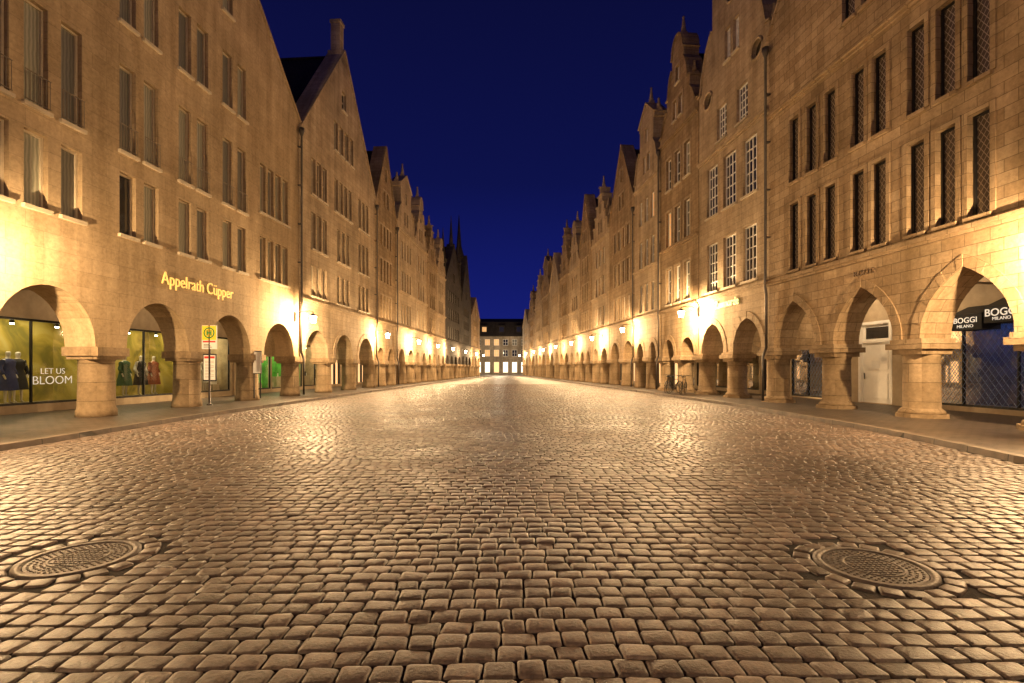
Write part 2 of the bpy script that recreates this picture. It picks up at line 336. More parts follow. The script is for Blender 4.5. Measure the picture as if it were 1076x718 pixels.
def house(side,d0,d1,ze,za,kind,mat,rows,arches,spring=2.13,rise=1.5,q=1.0,label='',off=0,piers=None,glass='glass',frame='brown',cols=2,rws=3,
          shops=None,rail=None,roofmat='roof',bands=(5.1,),detail=2,zc=4.35,surround=None,name='gabled_house',depth=11,oculi=(),ridge=None,pipe=False,archband=False,shoplight=True,piermat='pier',sillmat='sandframe'):
    fr=(fr_left if side=='L' else fr_right)(d0,off); W=d1-d0
    E=empty(name,fr.o,label,'house','gabled houses lining the street')
    zb=spring
    prof=profile(kind,W,ze,za)
    out=[(0,zb)]
    for (c,h) in arches: out+=archpts(c-d0,h,rise,zb,q)
    out+=[(W,zb)]+prof[::-1]
    holes=[];wins=[]
    for r in rows:
        z0,z1,lst=r[0],r[1],r[2]; opt=r[3] if len(r)>3 else {}
        for a,b in lst:
            a-=d0;b-=d0; holes.append([(a,z0),(b,z0),(b,z1),(a,z1)]); wins.append((a,b,z0,z1,opt))
    for (uc,zc_,ro) in oculi:
        holes.append([(uc-d0+ro*math.cos(2*math.pi*k/16),zc_+ro*math.sin(2*math.pi*k/16)) for k in range(16)])
    T=.95
    mb=MB(); sheet(mb,out,holes,0,T,.24)
    for uu in (.003,W-.003): mb.poly([(uu,-T,zb),(uu,-depth,zb),(uu,-depth,ze-.1),(uu,-T,ze-.1)])
    mb.poly([(0,-depth,zb),(W,-depth,zb),(W,-depth,ze),(W/2,-depth,za-1),(0,-depth,ze)])
    mb.obj('wall',fr,[mat],E)
    zr=ridge or (za-.35 if kind=='tri' else ze+(za-ze)*.80)
    if kind!='flat':
        mb=MB(); e=.0
        mb.poly([(0,-.5,ze-.15),(W/2,-.5,zr),(W/2,-depth,zr),(0,-depth,ze-.15)]); mb.poly([(W,-.5,ze-.15),(W/2,-.5,zr),(W/2,-depth,zr),(W,-depth,ze-.15)])
        mb.poly([(0,-.5,ze-.15),(W,-.5,ze-.15),(W/2,-.5,zr)]); mb.box(W/2-.1,W/2+.1,-depth,-.96,zr-.05,zr+.08)
        mb.obj('roof',fr,[roofmat],E)
        mb=MB()
        for i in range(len(prof)-1):
            (x0,z0),(x1,z1)=prof[i],prof[i+1]
            dx,dz=x1-x0,z1-z0; l=math.hypot(dx,dz)
            if l<.03 : continue
            nx,nz=-dz/l,dx/l; h=.09
            if nz<.05: continue
            ex,ez=dx/l*.05,dz/l*.05
            P=[(x0-ex,z0-ez),(x1+ex,z1+ez),(x1+ex+nx*h,z1+ez+nz*h),(x0-ex+nx*h,z0-ez+nz*h)]
            f=[(p[0],.09,p[1]) for p in P]; b=[(p[0],-T-.03,p[1]) for p in P]
            mb.poly(f);mb.poly(b[::-1])
            for k in range(4): mb.poly([f[k],f[(k+1)%4],b[(k+1)%4],b[k]])
        mb.obj('gable_coping',fr,[mat],E)
        for (x,zf) in FIN.get(kind,[]):
            for xx in ({x,1-x}):
                zz=ze+(za-ze)*zf; hh=.9 if x<.5 else 1.2; mb=MB(); u=min(max(xx*W,.22),W-.22)
                mb.box(u-.16,u+.16,-.55,-.2,zz-.1,zz+.2); mb.lathe((u,-.37,zz),[(.11,.2),(.17,.3),(.14,.42),(.06,hh-.15),(.09,hh-.08),(.02,hh)],8)
                mb.obj('finial',fr,[mat],E)
    for z in bands:
        mb=MB(); mb.box(.02,W-.02,-.04,.08,z,z+.1); mb.box(.02,W-.02,-.04,.16,z+.1,z+.22); mb.obj('cornice',fr,[mat],E)
    for (a,b,z0,z1,opt) in wins:
        g=opt.get('glass',glass)
        if isinstance(g,(list,tuple)): g=random.choice(g)
        window(E,fr,a,b,z0,z1,g,opt.get('frame',frame),opt.get('cols',cols),opt.get('rows',rws),sill=(sillmat if detail>1 else False),rail=opt.get('rail',False),surround=opt.get('surround',surround) if detail>0 else None)
    for (uc,zc_,ro) in oculi:
        mb=MB(); mb.poly([(uc-d0+ro*1.0*math.cos(2*math.pi*k/16),-.2,zc_+ro*math.sin(2*math.pi*k/16)) for k in range(16)],1)
        mb.tube([(uc-d0+(ro+.05)*math.cos(2*math.pi*k/20),.01,zc_+(ro+.05)*math.sin(2*math.pi*k/20)) for k in range(20)],.07,6,0,True)
        mb.obj('round_window',fr,[mat,'glass'],E)
    for i,c in enumerate(piers if piers is not None else [a[0]+ (a[1]+.5) for a in arches]):
        mb=MB(); u=c-d0; n=-T/2
        if side=='L' or detail<2:
            mb.lathe((u,n),[(.50,.06),(.49,.28),(.455,.34),(.43,spring-.42),(.46,spring-.36)],24)
            mb.box(u-.48,u+.48,n-.48,n+.48,spring-.36,spring-.26); mb.box(u-.54,u+.54,n-.56,n+.56,spring-.26,spring-.005)
        else:
            mb.lathe((u,n),[(.66,.06),(.65,.2)],8,smooth=False,rot=.39)
            mb.lathe((u,n),[(.56,.2),(.54,.28),(.45,.36),(.435,spring-.55),(.47,spring-.45)],24)
            mb.box(u-.48,u+.48,n-.48,n+.48,spring-.45,spring-.3); mb.box(u-.6,u+.6,n-.6,n+.6,spring-.3,spring-.12);mb.box(u-.52,u+.52,n-.53,n+.53,spring-.12,spring-.005)
        mb.obj('arcade_pier',fr,[piermat],E)
    if archband:
        for (c,h) in arches:
            A=archpts(c-d0,h,rise,zb,q,24); B=archpts(c-d0,h+.3,rise+.32,zb,q,24); mb=MB()
            for k in range(24):
                a0,a1,b0,b1=A[k],A[k+1],B[k],B[k+1]; n1=.03+.012*(k%3==0)
                F=[(a0[0],n1,a0[1]),(a1[0],n1,a1[1]),(b1[0],n1,b1[1]),(b0[0],n1,b0[1])]; G=[(p[0],-.02,p[2]) for p in F]
                mb.poly(F)
                for j in range(4): mb.poly([F[j],F[(j+1)%4],G[(j+1)%4],G[j]])
            mb.obj('arch_band',fr,[mat],E)
    dep=3.6
    mb=MB(); 
    mb.poly([(0,-T,zc),(W,-T,zc),(W,-dep-2,zc),(0,-dep-2,zc)])
    sh=shops or []
    hl=[]
    for s in sh:
        a,b,z0,z1=s[0]-d0,s[1]-d0,s[2],s[3]; hl.append([(a,z0),(b,z0),(b,z1),(a,z1)])
    sheet(mb,[(0,0.02),(W,0.02),(W,zc),(0,zc)],hl,-dep,.2,.2,back=False)
    for c in ([a[0]+a[1]+.5 for a in arches]): 
        mb.box(c-d0-.2,c-d0+.2,-dep,-T,zc-.45,zc-.01)
    mb.obj('arcade_wall',fr,['plaster'],E)
    for s in sh:
        a,b,z0,z1,kd=s[0]-d0,s[1]-d0,s[2],s[3],s[4]; n=-dep
        if detail==0 or kd in('warm','white'):
            w=MB(); w.poly([(a,n-.15,z0),(b,n-.15,z0),(b,n-.15,z1),(a,n-.15,z1)],1)
            for i in range(3): 
                c=a+(b-a)*i/2; w.box(c-.04,c+.04,n-.16,n+.02,z0,z1)
            w.box(a,b,n-.16,n+.03,z1-.6,z1-.52)
            w.obj('shop_window',fr,['black','whitepane' if kd=='white' else 'warmpane'],E); continue
        if kd=='door':
            w=MB(); w.box(a+.12,b-.12,n-.16,n-.1,z0,z1-.12); 
            w.box(a,a+.12,n-.16,n+.03,z0,z1); w.box(b-.12,b,n-.16,n+.03,z0,z1); w.box(a+.12,b-.12,n-.16,n+.03,z1-.12,z1); w.box(a+.12,b-.12,n-.12,n-.02,z0+(z1-z0)*.74,z0+(z1-z0)*.765)
            for (x0,x1,y0,y1) in ((.17,.83,.06,.36),(.17,.83,.41,.7)):
                w.box(a+(b-a)*x0,a+(b-a)*x1,n-.11,n-.075,z0+(z1-z0)*y0,z0+(z1-z0)*y1)
            w.box(a+(b-a)*.17,a+(b-a)*.83,n-.1,n-.085,z0+(z1-z0)*.79,z0+(z1-z0)*.93,1)
            w.box(a+(b-a)*.4,a+(b-a)*.65,n-.075,n-.07,z0+1.4,z0+1.7,2)
            dd=w.obj('door',fr,['white','glass','paper'],E)
            h=MB(); h.tube([(b-.25,n-.04,z0+.95),(b-.25,n-.02,z0+1.2)],.02); h.obj('door_handle',fr,['black'],dd); continue
        r=1.5; ex=.02
        w=MB()
        w.poly([(a-ex,n-.2-r,z0-.1),(b+ex,n-.2-r,z0-.1),(b+ex,n-.2-r,z1+.3),(a-ex,n-.2-r,z1+.3)])
        for uu in (a-ex,b+ex): w.poly([(uu,n-.2,z0-.1),(uu,n-.2-r,z0-.1),(uu,n-.2-r,z1+.3),(uu,n-.2,z1+.3)])
        w.poly([(a-ex,n-.2,z1+.3),(b+ex,n-.2,z1+.3),(b+ex,n-.2-r,z1+.3),(a-ex,n-.2-r,z1+.3)],1)
        w.poly([(a-ex,n-.2,z0-.01),(b+ex,n-.2,z0-.01),(b+ex,n-.2-r,z0-.01),(a-ex,n-.2-r,z0-.01)],2)
        w.obj('shop_interior',fr,[SHOPKINDS[kd],'plaster','floor_in'],E)
        if kd in('olive','cream','green'):
            k=max(2,int((b-a)/1.1))
            for i in range(k):
                c=a+(b-a)*(i+.5)/k; w=MB(); w.lathe((c,n-.75,z1-.12),[(.02,.4),(.02,.2),(.05,.17),(.07,.0)],10,0); w.lathe((c,n-.75,z1-.16),[(.055,0),(.06,.05)],10,1); w.obj('spot_lamp',fr,['black','bulb'],E)
        if kd in('cream','green'):
            k=max(2,int((b-a)/1.0))
            for i in range(k):
                c=a+(b-a)*(i+.5)/k; w=MB(); hh=random.uniform(1.0,1.7)
                if i%2==0: w.box(c-.28,c+.28,n-.6,n-.56,z0+.35,z0+.35+hh,0); w.box(c-.2,c+.2,n-.555,n-.55,z0+.5,z0+.5+hh*.6,1); w.box(c-.25,c+.25,n-.75,n-.4,z0,z0+.35,2)
                else: w.box(c-.3,c+.3,n-1.1,n-.6,z0,z0+.7,2); w.box(c-.14,c+.06,n-.95,n-.75,z0+.7,z0+1.0,1); w.box(c+.08,c+.25,n-.95,n-.8,z0+.7,z0+.9,0)
                w.obj('shop_display',fr,['paper','greenwall' if kd=='green' else 'cl_dark','sandframe'],E)
        g=MB(); g.poly([(a,n-.1,z0),(b,n-.1,z0),(b,n-.1,z1),(a,n-.1,z1)],1)
        k=max(1,round((b-a)/2.2)) if kd!='blue' else 3
        for i in range(k+1):
            c=a+(b-a)*i/k; g.box(max(a,c-.02),min(b,c+.02),n-.13,n-.05,z0,z1)
        g.box(a,b,n-.14,n-.04,z0,z0+.07); g.box(a,b,n-.14,n-.04,z1-.07,z1)
        if kd=='blue':
            k=int((b-a)/.2)
            for i in range(-12,k+1):
                u0_=a+i*.2
                for sg in (0,1):
                    p0=u0_; p1=u0_+1.92; zz0,zz1=(z0,z1) if sg==0 else (z1,z0)
                    f0=max(0,(a-p0)/(p1-p0)); f1=min(1,(b-p0)/(p1-p0))
                    if f1<=f0: continue
                    A0=(p0+(p1-p0)*f0,n-.06+.012*sg,zz0+(zz1-zz0)*f0); A1=(p0+(p1-p0)*f1,n-.06+.012*sg,zz0+(zz1-zz0)*f1)
                    g.tube([A0,A1],.009,4,2)
        g.obj('shop_window',fr,['black','shopglass','steel'],E)
        if shoplight:
            l=bpy.data.lights.new('shop_light','AREA'); l.shape='RECTANGLE'; l.size=.5; l.size_y=(b-a)*.8
            l.energy={'olive':85,'cream':60,'green':90,'blue':40,'dark':22}[kd]; l.color=(1,.80,.45) if kd!='blue' else (.4,.55,1)
            o=bpy.data.objects.new('shop_light',l); COL.objects.link(o); o.parent=E; o.location=fr.P((a+b)/2,n-.9,z1+.25)-fr.o
            o.rotation_euler=(0,0,-math.atan2(fr.T.x,1))
    if pipe:
        p=MB(); p.tube([(pipe-d0,.18,ze-.4),(pipe-d0,.18,5.4),(pipe-d0,.2,5.0),(pipe-d0,.14,4.6),(pipe-d0,.14,2.4)],.055)
        p.tube([(pipe-d0,.14,2.4),(pipe-d0,.62-.475+.14,2.0),(pipe-d0,.29,.15)],.055)
        for z in (7,9,11,13): p.box(pipe-d0-.08,pipe-d0+.08,0,.19,z,z+.05)
        p.lathe((pipe-d0,.18,ze-.5),[(.06,-.1),(.14,.15),(.14,.3)],10)
        p.obj('drainpipe',fr,['copper'],E)
    return E,fr
def centred(c,k,w,g):
    tot=k*w+(k-1)*g; return [(c-tot/2+j*(w+g),c-tot/2+j*(w+g)+w) for j in range(k)]

def text(s,fr,u,n,z,width,mat,parent,rev=False,depth=.04,name='shop_sign',height=None,bold=.0):
    cu=bpy.data.curves.new('txt','FONT'); cu.body=s; cu.extrude=.02; cu.offset=bold; cu.align_x='CENTER'
    o=bpy.data.objects.new('txt',cu); COL.objects.link(o); bpy.context.view_layer.update()
    dg=bpy.context.evaluated_depsgraph_get(); me=bpy.data.meshes.new_from_object(o.evaluated_get(dg))
    bpy.data.objects.remove(o)
    xs=[v.co.x for v in me.vertices]; ys=[v.co.y for v in me.vertices]; sc=width/(max(xs)-min(xs)); cx=(max(xs)+min(xs))/2; cy=(max(ys)+min(ys))/2
    scy=height/(max(ys)-min(ys)) if height else sc
    base=parent.location
    for v in me.vertices:
        x=(v.co.x-cx)*sc; y=(v.co.y-cy)*scy; dz=v.co.z/.02*depth/2+depth/2
        v.co=fr.P(u+(-x if rev else x),n+dz,z+y)-Vector(base)
    me.materials.clear(); me.materials.append(M[mat])
    t=bpy.data.objects.new(name,me); COL.objects.link(t); t.parent=parent
    return t
# ================================================================= LEFT ROW
cur=['curtain','curtain','curtain2','curtain2','curtain2','glass']
L1w=[(11.2,11.93),(12.26,12.86),(13.2,13.8),(15.0,15.6),(15.9,16.5),(17.4,18.02),(18.3,18.92),(19.75,20.38),(20.7,21.3)]
L1q=[(22.3+i*.64,22.3+i*.64+.5) for i in range(4)]
LP=3.69; LD=7.35
L1a=[LD+LP*(i+.5) for i in range(5)]
EL1,FL1=house('L',LD,25.8,14.2,23.2,'tri','stoneL',
    [(5.6,7.5,L1w+L1q,{'cols':1,'rows':1}),(8.15,10.8,L1w,{'rail':True,'cols':1,'rows':1}),(8.6,10.8,L1q,{'cols':1,'rows':1}),(12.1,14.3,[w for w in L1w if w[0]>12] ,{'cols':1,'rows':1}),(15.9,17.6,[w for w in L1w if 12<w[0]<20],{'cols':1,'rows':1})],
    [(c,1.32) for c in L1a],piers=[LD+LP*(i+1) for i in range(5)],glass=cur,frame='sandframe',bands=(),
    shops=[(9.2,13.4,.35,3.1,'olive'),(13.5,17.9,.35,3.1,'olive'),(18.0,22.3,.35,3.1,'olive'),(22.4,25.6,.35,3.1,'cream')],
    label='large smooth sandstone gabled house with round arcade and gold lettering',pipe=25.74,rise=1.55)
EL2,FL2=house('L',25.8,37.0,13.9,21.6,'tri','stoneA',
    [(5.5,7.2,centred(28,3,.5,.2)+centred(31.3,3,.5,.2)+centred(34.7,3,.5,.2)),(8.1,10.1,centred(28,3,.5,.2)+centred(31.3,3,.5,.2)+centred(34.7,3,.5,.2)),(11.1,13.1,centred(28,3,.5,.2)+centred(31.3,4,.5,.2)+centred(34.7,3,.5,.2)),(14.8,16.6,centred(31.4,4,.55,.25)),(17.8,19,centred(31.4,1,.7,.25))],
    [(27.67,1.35),(31.4,1.35),(35.13,1.35)],piers=[29.53,33.27,37.0],off=.05,glass=['curtain2','glass','curtain'],frame='sandframe',cols=1,rws=2,
    shops=[(26.0,29.3,.3,3.1,'green'),(29.4,33.1,.3,3.1,'green'),(33.2,36.8,.3,3.1,'cream')],label='sandstone house with steep triangular gable and dark tiled roof',pipe=36.95,bands=(5.0,),archband=True)
mb=MB(); mb.box(5.2,6.0,-.9,0,20.7,21.5); mb.box(5.33,5.87,-.75,-.15,21.5,23.3); mb.box(5.28,5.92,-.8,-.1,23.3,23.5); mb.obj('finial',FL2,['stoneA'],EL2)
def generic(side,d0,d1,ze,za,kind,mat,label,detail=1,n=3,w=.6,g=.35,narch=2,glass=None,frame='white',cols=2,rws=3,off=0,shopk='warm',gr=3,roofmat='roof',z1=5.4,name='gabled_house',surround=None,bands=None,pipe=False,wins=True):
    W=d1-d0;c=(d0+d1)/2
    glass=glass or ['glass','glass','glass','curtain2','curtain2','curtain','glass','dimpane']
    if n*(w+g)>W-.5: w=(W-.5)/n-g
    if w<.35: w=.4; g=(W-.6)/n-w
    cc=centred(c,n,w,g); fl=(ze-5.2)/3
    rows=[(5.5,5.5+fl*.62,cc),(5.5+fl,5.5+fl*1.62,cc),(5.5+2*fl,5.5+2*fl+fl*.55,cc)]
    if kind!='flat':
        rows.append((ze+(za-ze)*.12,ze+(za-ze)*.12+1.2,centred(c,2,.5,.3)))
        rows.append((ze+(za-ze)*.5,ze+(za-ze)*.5+1.0,centred(c,1,.5,.3)))
    if not wins: rows=[]
    if bands is None: bands=(5.0,ze-.28,5.25+fl) if kind in('curve','ped','step') else (5.0,)
    p=W/narch; sp=2.13 if side=='L' else 2.3; 
    A=[(d0+p*(i+.5),(p-.95)/2) for i in range(narch)]
    ri=min(1.5,max(1.0,(p-.95)/2*1.15))
    if shopk=='cream' : sl=[(a[0]-p/2+.15,a[0]+p/2-.15,.3,3.1,shopk) for a in A]
    else: sl=[(a[0]-a[1],a[0]+a[1],.3,3.1,shopk) for a in A]
    return house(side,d0,d1,ze,za,kind,mat,rows,A,spring=sp,rise=ri,label=label,off=off,glass=glass,frame=frame,cols=cols,rws=rws,detail=detail,
        piers=[d0+p*(i+1) for i in range(narch)],shops=sl if wins else [],roofmat=roofmat,name=name,surround=surround or ('stoneA' if detail and mat=='stoneB' else None),bands=bands,archband=detail>0,pipe=pipe)
generic('L',37.0,42.2,13.7,19.2,'tri','stoneB','narrow brown sandstone house with triangular gable',1,4,.5,.25,narch=2,pipe=42.1)
generic('L',42.2,48.0,13.8,19.0,'ped','stoneA','pale sandstone house with curved pedimented gable',1,4,.55,.3,off=.06)
generic('L',48.0,53.0,13.8,18.9,'curve','stoneA','pale sandstone house with scrolled rounded gable',1,3,.6,.4)
generic('L',53.0,57.5,13.0,17.4,'step','stoneB','brown stone house with stepped gable',0,3,.6,.35,off=.05)
generic('L',57.5,62.5,12.8,17.2,'curve','stoneA','pale house with scrolled gable beside town hall',0,3,.6,.35)
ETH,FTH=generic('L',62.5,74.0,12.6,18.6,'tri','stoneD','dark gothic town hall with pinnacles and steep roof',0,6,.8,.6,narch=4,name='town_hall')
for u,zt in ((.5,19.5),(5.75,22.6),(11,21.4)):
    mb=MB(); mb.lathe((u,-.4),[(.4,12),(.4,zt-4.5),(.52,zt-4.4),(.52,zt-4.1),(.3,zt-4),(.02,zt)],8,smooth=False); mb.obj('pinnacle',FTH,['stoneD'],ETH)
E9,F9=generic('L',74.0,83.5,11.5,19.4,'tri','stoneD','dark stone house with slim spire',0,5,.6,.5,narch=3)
mb=MB(); mb.lathe((4.7,-1.2),[(.7,11),(.7,19),(.9,19.1),(.4,21),(.03,26)],8,smooth=False); mb.obj('spire',F9,['stoneD'],E9)
generic('L',83.5,94.0,10.5,14.2,'tri','stoneB','lit sandstone house at the street end',0,5,.6,.5,narch=3,shopk='white')
generic('L',-8.0,LD,14.0,22,'tri','stoneL','plain sandstone arcaded house with smooth wall',0,2,.6,.5,narch=4,wins=False)
# ================================================================= RIGHT ROW
R0=10.9
R1w=[(c-.27,c+.27) for c in (12.4,13.25,14.12,15.37,16.2,17.42,18.35,19.3)]
ER1,FR1=house('R',R0,20.9,15.2,22.6,'tri','stoneR',
    [(5.35,7.95,R1w,{'surround':'stoneR'}),(8.8,11.3,R1w,{'surround':'stoneR'}),(13.2,15.0,centred(15.8,3,.55,.25))],
    [(12.78,1.2),(16.05,1.2),(19.33,1.2)],spring=2.36,rise=1.78,q=2.0,piers=[11.15,14.42,17.7,20.95],glass='lattice',frame='black',cols=1,rws=1,
    shops=[(12.8,17.7,.25,3.0,'blue'),(18.7,20.3,.12,3.4,'door')],label='sandstone ashlar house with leaded windows and pointed arcade',bands=(4.95,11.9),archband=True,pipe=20.85,zc=4.5,sillmat='stoneR')
ER2,FR2=house('R',20.9,27.1,15.6,23.2,'ped','stoneA',
    [(5.5,8.0,[(21.8,22.9),(23.45,24.6),(25.15,26.25)]),(9.4,12.0,[(21.8,22.9),(23.45,24.6),(25.15,26.25)]),(13.0,14.7,[(22.5,23.4),(24.3,25.2)]),(16.6,18.2,[(23.2,23.7),(23.95,24.45)])],
    [(22.55,1.12),(25.65,1.12)],spring=2.3,rise=1.5,q=1.15,piers=[24.15,27.1],off=-.04,glass='glass',frame='white',cols=4,rws=5,
    shops=[(21.2,24.6,.15,3.1,'blue'),(24.8,26.9,.3,3.0,'cream')],label='tall sandstone house with white gridded windows and scrolled gable',oculi=((21.8,15.6,.38),(26.1,15.6,.38),(23.9,19.6,.3)),bands=(5.05,12.4),zc=4.4,archband=True)
generic('R',27.1,32.3,15.9,21.5,'curve','stoneB','tall brown sandstone house with rounded scroll gable',2,3,.75,.5,cols=2,rws=3,shopk='cream',pipe=32.2)
generic('R',32.3,36.9,14.6,20.0,'ped','stoneA','narrow house with pedimented baroque gable',1,3,.65,.45,off=.06,shopk='cream')
generic('R',36.9,43.5,13.8,19.6,'tri','stoneB','house with dark triangular tiled gable roof',1,4,.6,.5,off=-.03,pipe=37.1)
generic('R',43.5,49.2,13.6,18.4,'step','stoneA','pale sandstone house with stepped gable',1,3,.6,.5)
generic('R',49.2,54.0,14.0,19.6,'tri','stoneB','brown stone house with steep gable',1,3,.6,.4,off=.06)
generic('R',54.0,59.7,13.0,18.4,'curve','stoneA','pale house with rounded scroll gable',0,3,.6,.5)
generic('R',59.7,65.5,13.2,19.2,'step','stoneB','brown stone house with stepped gable',0,3,.6,.5,roofmat='roofblue')
generic('R',65.5,72.5,12.6,17.6,'tri','stoneA','pale house with steep gable and slate roof',0,4,.6,.5,off=.05,roofmat='roofblue')
generic('R',72.5,80.0,12.8,18.8,'ped','stoneB','brown house with pedimented gable near street end',0,4,.6,.5)
generic('R',80.0,87.6,12.0,17.2,'step','stoneA','pale step gabled house near street end',0,4,.6,.5)
generic('R',87.6,96.0,11.0,15.8,'curve','stoneB','brown low gabled house near street end',0,4,.6,.5,shopk='white')
generic('R',96.0,105.0,10.0,13.5,'tri','stoneA','last gabled house of the row',0,4,.6,.5,shopk='white')
generic('R',-4.0,R0,14.6,22,'tri','stoneR','plain ashlar arcaded house with sandstone wall',0,2,.6,.5,narch=4,wins=False)
# end building
FE=Frame((-24,126),(1,0),(0,-1)); EE=empty('corner_building',FE.o,'grey beige three storey building with mansard roof closing the street','building')
holes=[];wl=[]
for z0,z1 in ((.5,3.2),(4.6,6.3),(7.4,9.0)):
    for i in range(16):
        a=1+i*2.3; holes.append([(a,z0),(a+1.3,z0),(a+1.3,z1),(a,z1)]); wl.append((a,a+1.3,z0,z1))
mb=MB(); sheet(mb,[(0,0),(38,0),(38,10),(0,10)],holes,0,.4,.2,back=False); mb.obj('wall',FE,['stoneC'],EE)
mb=MB(); mb.poly([(-.3,.3,10),(38.3,.3,10),(37,-2,13.6),(1,-2,13.6)]); mb.poly([(1,-2,13.6),(37,-2,13.6),(35,-6,14.8),(3,-6,14.8)]); mb.poly([(-.3,.3,10),(1,-2,13.6),(3,-6,14.8),(-.3,-10,10)]); mb.poly([(38.3,.3,10),(37,-2,13.6),(35,-6,14.8),(38.3,-10,10)])
mb.box(-.2,38.2,-.2,.35,9.7,10.0); mb.obj('roof',FE,['roof'],EE)
for i in range(8):
    a=3+i*4.4; mb=MB(); mb.box(a,a+1.5,-1.8,-.1,10.7,12.3); mb.box(a-.15,a+1.65,-1.9,.0,12.3,12.5); mb.poly([(a+.2,-.09,10.9),(a+1.3,-.09,10.9),(a+1.3,-.09,12.1),(a+.2,-.09,12.1)],1); mb.obj('dormer',FE,['roof','dimpane' if i%3==0 else 'glass'],EE)
for (a,b,z0,z1) in wl:
    window(EE,FE,a,b,z0,z1,random.choice(['whitepane','warmpane']) if z0<1 else random.choice(['glass','curtain2','dimpane']),'white',3 if z0<1 else 2,3 if z0<1 else 2,sill=False)
# ---- signs
text('Appelrath Cüpper',FL1,18.45-LD,.03,4.5,3.75,'gold',EL1,height=.56,bold=-.008)
w=text('BLOOM',FL1,16.35-LD,-3.62,1.12,1.3,'whitelet',EL1,depth=.01,name='window_lettering',bold=-.014)
w=text('LET US',FL1,16.35-LD,-3.62,1.42,.8,'whitelet',EL1,depth=.01,name='window_lettering',bold=-.014)
text('Zumnorde',FR2,24.25-20.9,.03,4.72,2.2,'teal',ER2,rev=True,bold=.015,height=.38)
text('ROOTS',FR1,15.9-R0,.01,4.6,.85,'darklet',ER1,rev=True,bold=-.008)
for (a,b,t2) in ((14.87,15.85,1),(13.5,14.8,0)):
    mb=MB(); u0,u1=a-R0,b-R0; z=2.72 if t2 else 2.88
    pts=[(-3.62,z),(-2.95,z),(-2.95,z+.5),(-3.62,z+.8)]
    f=[(u0,p[0],p[1]) for p in pts]; g=[(u1,p[0],p[1]) for p in pts]; mb.poly(f); mb.poly(g)
    for k in range(4): mb.poly([f[k],f[(k+1)%4],g[(k+1)%4],g[k]])
    c=mb.obj('canopy',FR1,['canopy'],ER1)
    text('BOGGI',FR1,(u0+u1)/2+(0 if t2 else .15),-2.945,z+.31,.72 if t2 else .92,'whitelet',ER1,rev=True,depth=.01,name='canopy_lettering',bold=.008)
    text('MILANO',FR1,(u0+u1)/2+(0 if t2 else .15),-2.945,z+.12,.5,'whitelet',ER1,rev=True,depth=.01,name='canopy_lettering')
# ================================================================= GROUND
def loff(d): return float(np.interp(d,[-10,8.8,15,30,60,125],[3.2,3.0,2.25,1.7,1.4,1.2]))
def roff(d): return float(np.interp(d,[-10,7.8,11,19.5,30,60,125],[4.6,4.1,3.2,2.0,1.6,1.3,1.1]))
def kx(side,d): return XL+KL*d+loff(d) if side=='L' else XR+KR*d-roff(d)
def structure(o,label,cat): o['kind']='structure'; o['label']=label; o['category']=cat
mb=MB(); mb.poly([(-400,-60,-.06),(400,-60,-.06),(400,700,-.06),(-400,700,-.06)]); structure(mb.obj('ground',WF,['joint']),'dark ground sheet beneath the paved street','ground')
ds=list(np.arange(-10,126,2.0))
bed=MB()
for i in range(len(ds)-1):
    a,b=ds[i],ds[i+1]
    bed.poly([(kx('L',a),a,-.017),(kx('R',a),a,-.017),(kx('R',b),b,-.017),(kx('L',b),b,-.017)])
structure(bed.obj('road_bed',WF,['joint']),'sand bed between the cobblestones','road')
for side in 'LR':
    sg=-1 if side=='L' else 1
    mb=MB(); kb=MB()
    for i in range(len(ds)-1):
        a,b=ds[i],ds[i+1]; xa,xb=kx(side,a),kx(side,b)
        wa=(XL+KL*a-6) if side=='L' else (XR+KR*a+6); wb=(XL+KL*b-6) if side=='L' else (XR+KR*b+6)
        mb.poly([(xa+sg*.16,a,.088),(xb+sg*.16,b,.088),(wb,b,.088),(wa,a,.088)])
        kb.poly([(xa,a,.1),(xb,b,.1),(xb+sg*.17,b,.1),(xa+sg*.17,a,.1)]); kb.poly([(xa,a,.1),(xb,b,.1),(xb-sg*.015,b,-.06),(xa-sg*.015,a,-.06)]); kb.poly([(xa+sg*.17,a,.1),(xb+sg*.17,b,.1),(xb+sg*.17,b,0),(xa+sg*.17,a,0)])
    structure(mb.obj('pavement',WF,['slab']),'stone slab pavement in front of the arcades','pavement')
    structure(kb.obj('kerb',WF,['kerb']),'low granite kerb between pavement and cobbled road','kerb')
mb=MB()
fd=list(np.arange(47.5,126,2.0))
for a,b in zip(fd[:-1],fd[1:]): mb.poly([(kx('L',a),a,-.010),(kx('R',a),a,-.010),(kx('R',b),b,-.010),(kx('L',b),b,-.010)])
mb.poly([(-30,125.5,-.012),(20,125.5,-.012),(20,127,-.012),(-30,127,-.012)])
mb.poly([(-30,100,-.014),(20,100,-.014),(20,125.5,-.014),(-30,125.5,-.014)])
structure(mb.obj('road_far',WF,['farcob']),'cobbled street running away between the houses','road')
MH=[(-3.44,3.94),(2.75,3.77)]; MR=.385
